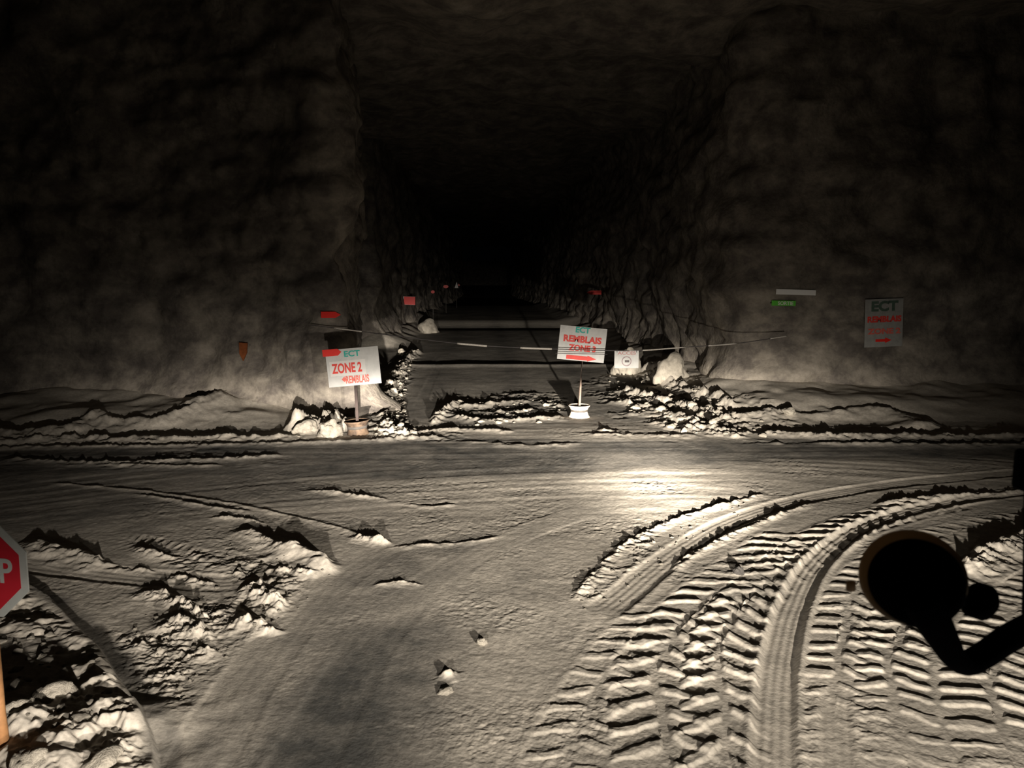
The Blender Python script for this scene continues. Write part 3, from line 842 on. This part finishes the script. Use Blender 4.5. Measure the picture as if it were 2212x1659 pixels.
x, z = p2l(750, 794, c1, Y1, r1); t = text_mesh('lettering', 'ZONE 2', 64*k1, 22*k1, M_red, st, x, z, -0.0135, bold=0.035); t['label'] = 'red ZONE 2 lettering'
x, z = p2l(773, 818, c1, Y1, r1); t = text_mesh('lettering', 'REMBLAIS', 50*k1, 17*k1, M_pink, B1, x, z, bold=0.035); t['label'] = 'faded red REMBLAIS lettering'
x, z = p2l(744, 819, c1, Y1, r1); arrow('arrow', M_pink, B1, x, z, 10*k1, 14*k1, -1, 0.7, 0.5)
pb = Vector((AT(771, 832, Y1).x - foot.x, 0.0, AT(771, 800, Y1).z - zf))
bm = bmesh.new()
add_box(bm, (0, 0, pb.z / 2 + 0.03), (0.055, 0.04, pb.z), 0.006, Matrix.Rotation(-0.02, 4, 'Y'))
mesh_obj('pole', bm, M_poled, S1)
wheel_base(S1, 0, -0.04, 26*k1, 0.30, M_rimb, -0.07)

# sign in the middle of the tunnel road
Y2 = 16.0
c2, w2, h2, r2 = board_frame([(1210,701),(1311,711),(1304,784),(1203,775)], Y2)
foot = AT(1251, 896, Y2); zf = gz(foot.x, Y2); k2 = Y2 / F
S2 = empty('road_sign', (foot.x, Y2, zf))
tag(S2, 'tilted white REMBLAIS sign on a thin pole in a white rim on the tunnel road', 'sign')
bm = bmesh.new(); add_box(bm, (0, 0, 0), (w2, 0.014, h2), 0.004)
B2 = mesh_obj('sign_board', bm, M_white, S2)
B2.location = c2 - S2.location; B2.location.y -= 0.03; B2.rotation_euler = (0, r2, 0.0)
x, z = p2l(1259, 713, c2, Y2, r2); t = text_mesh('lettering', 'ECT', 32*k2, 13*k2, M_teal, B2, x, z, bold=0.04); t['label'] = 'teal ECT lettering'
x, z = p2l(1258, 733, c2, Y2, r2); t = text_mesh('lettering', 'REMBLAIS', 83*k2, 15*k2, M_red, B2, x, z, bold=0.05); t['label'] = 'red REMBLAIS lettering'
x, z = p2l(1257, 752, c2, Y2, r2); t = text_mesh('lettering', 'ZONE 3', 60*k2, 14*k2, M_red, B2, x, z, bold=0.05); t['label'] = 'red ZONE 3 lettering'
x, z = p2l(1255, 773, c2, Y2, r2); arrow('arrow', M_red, B2, x, z, 66*k2, 13*k2, 1, 0.3, 0.7)
ph = AT(1256, 770, Y2).z - zf
bm = bmesh.new(); add_tube(bm, [(0, 0, 0.06), (0.015, 0, ph * 0.5), (0.055, 0, ph)], 0.026, 10)
mesh_obj('pole', bm, M_pole, S2, True)
wheel_base(S2, 0, -0.02, 23*k2, 0.27, M_rimw)

# barrier cable across the tunnel mouth
cab_px = [(672,702,16.6),(780,716,16.4),(990,742,15.9),(1120,751,15.7),(1200,754,15.65),(1310,757,15.7),(1385,757,15.8),(1480,750,16.2),(1590,742,16.8),(1700,726,17.6)]
cp = smooth_path([tuple(AT(a, b, Y)) for a, b, Y in cab_px], 8)
RB = empty('barrier_cable', tuple(cp[0]))
tag(RB, 'thin sagging barrier cable with pale tape bands strung across the tunnel mouth', 'cable')
o0 = Vector(cp[0])
bm = bmesh.new(); add_tube(bm, [Vector(p) - o0 for p in cp], 0.010, 6)
mesh_obj('cable', bm, M_rope, RB, True)
def cable_at(px):
    best = min(cp, key=lambda p: abs(project_x(Vector(p)) - px)); return Vector(best)
def project_x(p):
    q = CR.transposed() @ (p - Vector((0, 0, CAMZ))); return W / 2 + F * q.x / -q.z
xs = np.array([project_x(Vector(p)) for p in cp])
def cab(px):
    return Vector([np.interp(px, xs, cp[:, i]) for i in range(3)])
for a, b in ((722,782),(988,1052),(1124,1192),(1388,1482),(1530,1592),(1664,1700)):
    bm = bmesh.new(); add_tube(bm, [cab(a + (b - a) * i / 8) - o0 for i in range(9)], 0.021 if a > 900 and b < 1300 else 0.014, 8)
    mesh_obj('tape_band', bm, M_band, RB, True)
bm = bmesh.new(); add_tube(bm, [cab(1200) - o0 + Vector((0, 0, -0.085)), cab(1312) - o0 + Vector((0, 0, -0.08))], 0.007, 6)
mesh_obj('lower_strand', bm, M_rope, RB, True)

# small square sign hanging from the cable
Y3 = 15.72
c3, w3, h3, r3 = board_frame([(1328,757),(1380,758),(1380,796),(1327,795)], Y3); k3 = Y3 / F
S3 = empty('hanging_sign', tuple(c3))
tag(S3, 'small square white sign with a faded round symbol hanging from the barrier cable', 'sign')
p3 = panel('sign_board', w3, h3, M_white, S3, y=0.02)
t = text_mesh('lettering', 'ACCES', 40*k3, 7*k3, mat('mauve_print', (0.50, 0.25, 0.24), 0.6), p3, 0, 14*k3, 0.012, bold=0.02); t['label'] = 'faded red lettering'
bm = bmesh.new()
R_ = 11 * k3
add_lathe(bm, [(R_*0.8, -0.002), (R_, -0.002), (R_, 0.002), (R_*0.8, 0.002), (R_*0.8, -0.002)], 24, Matrix.Translation((0.0, 0.012, -4*k3)) @ Matrix.Rotation(math.pi/2, 4, 'X'))
mesh_obj('round_symbol', bm, mat('faded_mauve_print', (0.42, 0.33, 0.34), 0.6, var=0.3), p3)
bm = bmesh.new()
add_box(bm, (0.01, 0.012, -4*k3), (R_*0.9, 0.004, R_*0.45), 0.002, None)
mesh_obj('symbol_bar', bm, mat('faded_black_print', (0.16, 0.14, 0.14), 0.6, var=0.3), p3)
for sx in (-1, 1):
    bm = bmesh.new(); add_tube(bm, [(sx*w3*0.4, 0.0, h3*0.40), (sx*w3*0.4, 0.0, h3*0.5 + 0.02)], 0.006, 6)
    mesh_obj('hook', bm, M_rope, S3)

# boards on the right hand wall
def wall_panel(name, corners, field, label, m, off=0.06, th=0.02, rad=None):
    cx = sum(c[0] for c in corners) / 4; cy = sum(c[1] for c in corners) / 4
    Y = wall_y(field, cx, cy)
    c, w, h, r = board_frame(corners, Y)
    Y = local_min_y(field, c, max(w, h) / 2 + 0.05) - off
    c, w, h, r = board_frame(corners, Y)
    root = empty(name, tuple(c), (0, r, 0))
    tag(root, label, 'sign')
    b = panel('sign_board', w, h, m, root, th=th)
    return root, b, c, w, h, r, Y
def standoffs(root, w, h, n=2):
    for sx in (-1, 1):
        bm = bmesh.new(); add_tube(bm, [(sx*w*0.4, 0.0, 0), (sx*w*0.4, 0.45, 0)], 0.012, 6)
        mesh_obj('anchor_rod', bm, M_poled, root)

root, b4, c4, w4, h4, r4, Y4 = wall_panel('wall_sign', [(1868,647),(1951,644),(1949,747),(1868,751)], WR, 'tall greyed ECT REMBLAIS ZONE 2 sign with red arrow on the right wall', M_dull)
k4 = Y4 / F
standoffs(root, w4, h4)
for px, py, s, ww, hh, m, lb in ((1911,661,'ECT',60,23,M_dgreen,'faded green ECT lettering'),(1910,689,'REMBLAIS',76,14,M_red,'red REMBLAIS lettering'),(1909,715,'ZONE 2',74,13,M_pink,'faded red ZONE 2 lettering')):
    x, z = p2l(px, py, c4, Y4, r4); t = text_mesh('lettering', s, ww*k4, hh*k4, m, b4, x, z, -0.015, bold=0.05); t['label'] = lb
x, z = p2l(1908, 735, c4, Y4, r4); arrow('arrow', M_redr, b4, x, z, 36*k4, 12*k4, 1, 0.4, 0.5, y=-0.014)
root, b5, c5, w5, h5, r5, Y5 = wall_panel('wall_sign', [(1676,624),(1762,627),(1762,638),(1677,636)], WR, 'narrow white strip sign on the right wall above the green one', mat('reflective_white', (0.95, 0.95, 0.93), 0.4))
standoffs(root, w5, h5)
root, b6, c6, w6, h6, r6, Y6 = wall_panel('wall_sign', [(1667,649),(1719,650),(1718,661),(1667,660)], WR, 'small green sign with pale lettering on the right wall', M_green)
k6 = Y6 / F; standoffs(root, w6, h6)
t = text_mesh('lettering', 'SORTIE', 34*k6, 8*k6, M_white2, b6, 4*k6, 0, -0.015, bold=0.02)

# red arrow plates
def red_plate(px, py, wp, hp, field, label, direction, Y=None, head=0.3, m=M_redr, shaft=0.96):
    if Y is None:
        Y = wall_y(field, px, py); p = AT(px, py, Y); Y = local_min_y(field, p, wp * Y / F / 2 + 0.05) - 0.04
    p = AT(px, py, Y); k = Y / F
    root = empty('arrow_plate', tuple(p)); tag(root, label, 'sign')
    arrow('plate', m, root, 0, 0, wp * k, hp * k, direction, head, shaft, y=0, th=0.02)
    bm = bmesh.new(); add_tube(bm, [(0, 0.0, 0), (0, 0.3, 0)], 0.012, 6); mesh_obj('anchor_rod', bm, M_poled, root)
    return root
red_plate(715, 680, 42, 14, WL, 'bright red arrow plate pointing right on the corner of the left pillar', 1)
red_plate(1283, 632, 32, 9, WR, 'dim red arrow plate pointing left on the right tunnel wall', -1, Y=38.0)
root, b7, c7, w7, h7, r7, Y7 = wall_panel('wall_sign', [(868,640),(897,641),(897,659),(869,658)], WF, 'red square plate with a white left edge on the far left pillar', M_white2, off=0.1)
k7 = Y7 / F; standoffs(root, w7, h7)
bm = bmesh.new(); add_box(bm, (2*k7, -0.02, 0), (24*k7, 0.01, 17*k7), 0.01); mesh_obj('red_face', bm, M_redr, b7)
def far_plate(px, py, wp, hp, Y, label):
    p = AT(px, py, Y); k = Y / F; zb = gz(p.x, p.y)
    root = empty('marker_post', (p.x, p.y, zb)); tag(root, label, 'marker')
    bm = bmesh.new(); add_tube(bm, [(0, 0.02, 0), (0, 0.02, p.z - zb)], 0.022, 8); mesh_obj('post', bm, M_fill, root, True)
    bm = bmesh.new()
    add_prism(bm, [(wp*k/2*math.cos(a), p.z - zb + hp*k/2*math.sin(a)) for a in [i*math.pi/5 for i in range(10)]], -0.02, 0.0)
    mesh_obj('reflector', bm, M_redr, root)
    return root
far_plate(935, 630.5, 8, 7, 46, 'nearer and lower of the two small red reflectors far down the left of the tunnel')
far_plate(963, 619, 11, 7, 60, 'farther and higher of the two small red reflectors far down the tunnel')
p = AT(986, 616, 70); zb = gz(p.x, p.y)
CN = empty('marker_post', (p.x, p.y, zb)); tag(CN, 'tiny pale triangular marker with a red edge, farthest down the tunnel', 'marker')
k = 70 / F
bm = bmesh.new(); add_prism(bm, [(-4*k, p.z - zb - 6*k), (4*k, p.z - zb - 6*k), (0.5*k, p.z - zb + 7*k)], -0.03, 0.0); mesh_obj('pale_plate', bm, M_white2, CN)
bm = bmesh.new(); add_prism(bm, [(4*k, p.z - zb - 2*k), (8*k, p.z - zb), (4*k, p.z - zb + 3*k)], -0.03, 0.0); mesh_obj('red_tip', bm, M_redr, CN)
bm = bmesh.new(); add_tube(bm, [(0, 0.02, 0), (0, 0.02, p.z - zb)], 0.02, 8); mesh_obj('post', bm, M_fill, CN, True)

# paint marks on the left pillar: thin coats that follow the rock
def paint(poly, field, m, label):
    pts = []
    for a, b in poly:
        pts.append((a, b, wall_y(field, a, b)))
    ca = AT(pts[0][0], pts[2][1], min(q[2] for q in pts)); Y0 = local_min_y(field, ca, 0.35) - 0.06
    pts = [AT(a, b, Y0) for a, b, Y in pts]
    bm = bmesh.new()
    f = [bm.verts.new(p) for p in pts]; g = [bm.verts.new(p + Vector((0, 0.05, 0))) for p in pts]
    bm.faces.new(f); bm.faces.new(g[::-1])
    for i in range(len(f)): bm.faces.new((f[i], g[i], g[(i+1) % len(f)], f[(i+1) % len(f)]))
    bmesh.ops.recalc_face_normals(bm, faces=bm.faces)
    o = mesh_obj('paint_mark', bm, m); return tag(o, label, 'paint mark')
paint([(516,740),(534,741),(533,762),(525,780),(517,764)], WL, M_paint, 'orange-brown painted mark on the rock of the left pillar')

# ------------------------------------------------------------------ stop sign at the left edge
YS = 4.35
kS = YS / F
cS = AT(-42, 1229, YS)
zf = gz(AT(-8, 1700, YS).x, YS)
ST = empty('stop_sign', (AT(2, 1700, YS).x, YS, zf))
tag(ST, 'red octagonal STOP sign with white border on a wooden post at the left edge', 'sign')
R = 109 * kS / math.cos(math.pi / 8)
bm = bmesh.new()
add_prism(bm, [(R * math.cos(math.pi/8 + i*math.pi/4), R * math.sin(math.pi/8 + i*math.pi/4)) for i in range(8)], -0.003, 0.006)
bmesh.ops.bevel(bm, geom=list(bm.edges), offset=0.0015, segments=1, affect='EDGES')
SB = mesh_obj('border_plate', bm, M_stopwhite, ST); SB.location = cS - ST.location; SB.rotation_euler = (0.02, 0.03, -0.12)
bm = bmesh.new(); Ri = R * 0.845
add_prism(bm, [(Ri * math.cos(math.pi/8 + i*math.pi/4), Ri * math.sin(math.pi/8 + i*math.pi/4)) for i in range(8)], -0.0055, -0.003)
mesh_obj('red_face', bm, M_stopred, SB)
t = text_mesh('lettering', 'STOP', 152*kS, 58*kS, M_stopwhite, SB, 0, 0, -0.0068, bold=0.02, depth=0.002)
bm = bmesh.new()
top = cS - ST.location
add_tube(bm, [(0.01, 0.045, -0.05), (0, 0.045, 0.2), (top.x * 0.4, 0.045, top.z * 0.5), (top.x, 0.045, top.z + R * 0.6)], 0.036, 14)
mesh_obj('post', bm, M_wood, ST, True)

# ------------------------------------------------------------------ truck front mirror at the right
YM = 1.40; kM = YM / F
cM = AT(1978, 1257, YM)
post_top = AT(2236, 700, 1.62); post_bot = AT(2226, 1330, 1.55); post_end = AT(2330, 1520, 1.5)
PM = empty('mirror_bracket', tuple(post_bot)); tag(PM, 'black vertical bracket post of the truck at the right edge', 'bracket')
bm = bmesh.new()
add_tube(bm, [v - post_bot for v in (post_top, (post_top + post_bot) / 2 + Vector((0.002, 0, 0)), post_bot, post_end)], [0.014, 0.018, 0.017, 0.02], 12)
mesh_obj('post', bm, M_black, PM, True)
bm = bmesh.new(); q = AT(2208, 1015, 1.58) - post_bot
add_box(bm, q, (0.022, 0.04, 0.09), 0.009); mesh_obj('clamp', bm, M_black, PM, True)

MR = empty('round_mirror', tuple(cM)); tag(MR, 'round truck mirror seen from its black back, with tan rim and bent arm', 'mirror')
r = 103 * kM
view = (cM - Vector((0, 0, CAMZ))).normalized()
# back of the mirror turned to the camera, leaning a little up and to the left
nrm = (-view + Vector((-0.10, 0, 0.42))).normalized()
quat = nrm.to_track_quat('Z', 'Y')
MM = quat.to_matrix().to_4x4()
bm = bmesh.new()
prof = [(0, 0.040), (r*0.30, 0.038), (r*0.60, 0.031), (r*0.85, 0.020), (r*0.97, 0.010), (r, 0.0), (r*0.99, -0.012), (r*0.94, -0.014), (0, -0.012)]
add_lathe(bm, prof, 56, MM)
hs = mesh_obj('housing', bm, M_black, MR, True)
bm = bmesh.new()
off = Matrix.Translation(MM.to_3x3() @ Vector((0, 0, -0.016)) + Vector((-0.010, 0.0, 0.0165)))
add_lathe(bm, [(r*0.70, -0.006), (r*1.05, -0.008), (r*1.11, -0.002), (r*1.10, 0.004), (r*1.02, 0.010), (r*0.70, 0.004), (r*0.70, -0.006)], 56, off @ MM)
mesh_obj('rim', bm, M_tanrim, hs, True)
bm = bmesh.new(); add_lathe(bm, [(0, -0.026), (r*0.5, -0.024), (r*0.92, -0.016), (r*0.93, -0.012), (0, -0.012)], 48, MM)
mesh_obj('mirror_face', bm, M_mirror, hs, True)
bm = bmesh.new(); add_box(bm, AT(1838, 1266, YM) - cM, (0.018, 0.012, 0.022), 0.004); mesh_obj('rim_tab', bm, M_tanrim, hs, True)
kn = AT(2112, 1298, YM - 0.02) - cM
bm = bmesh.new()
add_tube(bm, [AT(2060, 1275, YM - 0.01) - cM, AT(2085, 1290, YM - 0.015) - cM], [0.026, 0.022], 14)
add_tube(bm, [kn + Vector((-0.012, 0, 0.010)), kn + Vector((-0.006, 0, 0.003)), kn + Vector((0.014, 0, -0.004)), kn + Vector((0.026, 0, -0.010))], [0.026, 0.036, 0.036, 0.022], 16)
mesh_obj('clamp_knob', bm, M_black, MR, True)
armp = [(1985,1290,YM-0.05,42),(2012,1335,YM-0.05,40),(2040,1385,YM-0.04,33),(2062,1420,YM-0.03,28),(2090,1432,YM-0.01,29),(2130,1412,YM+0.01,30),(2180,1378,YM+0.05,32),(2250,1345,YM+0.10,34),(2330,1325,YM+0.15,35)]
AP = smooth_path([tuple(AT(a, b, Y) - cM) + (rr * kM,) for a, b, Y, rr in armp], 5)
bm = bmesh.new(); add_tube(bm, [p[:3] for p in AP], [float(p[3]) for p in AP], 16)
mesh_obj('arm', bm, M_black, MR, True)
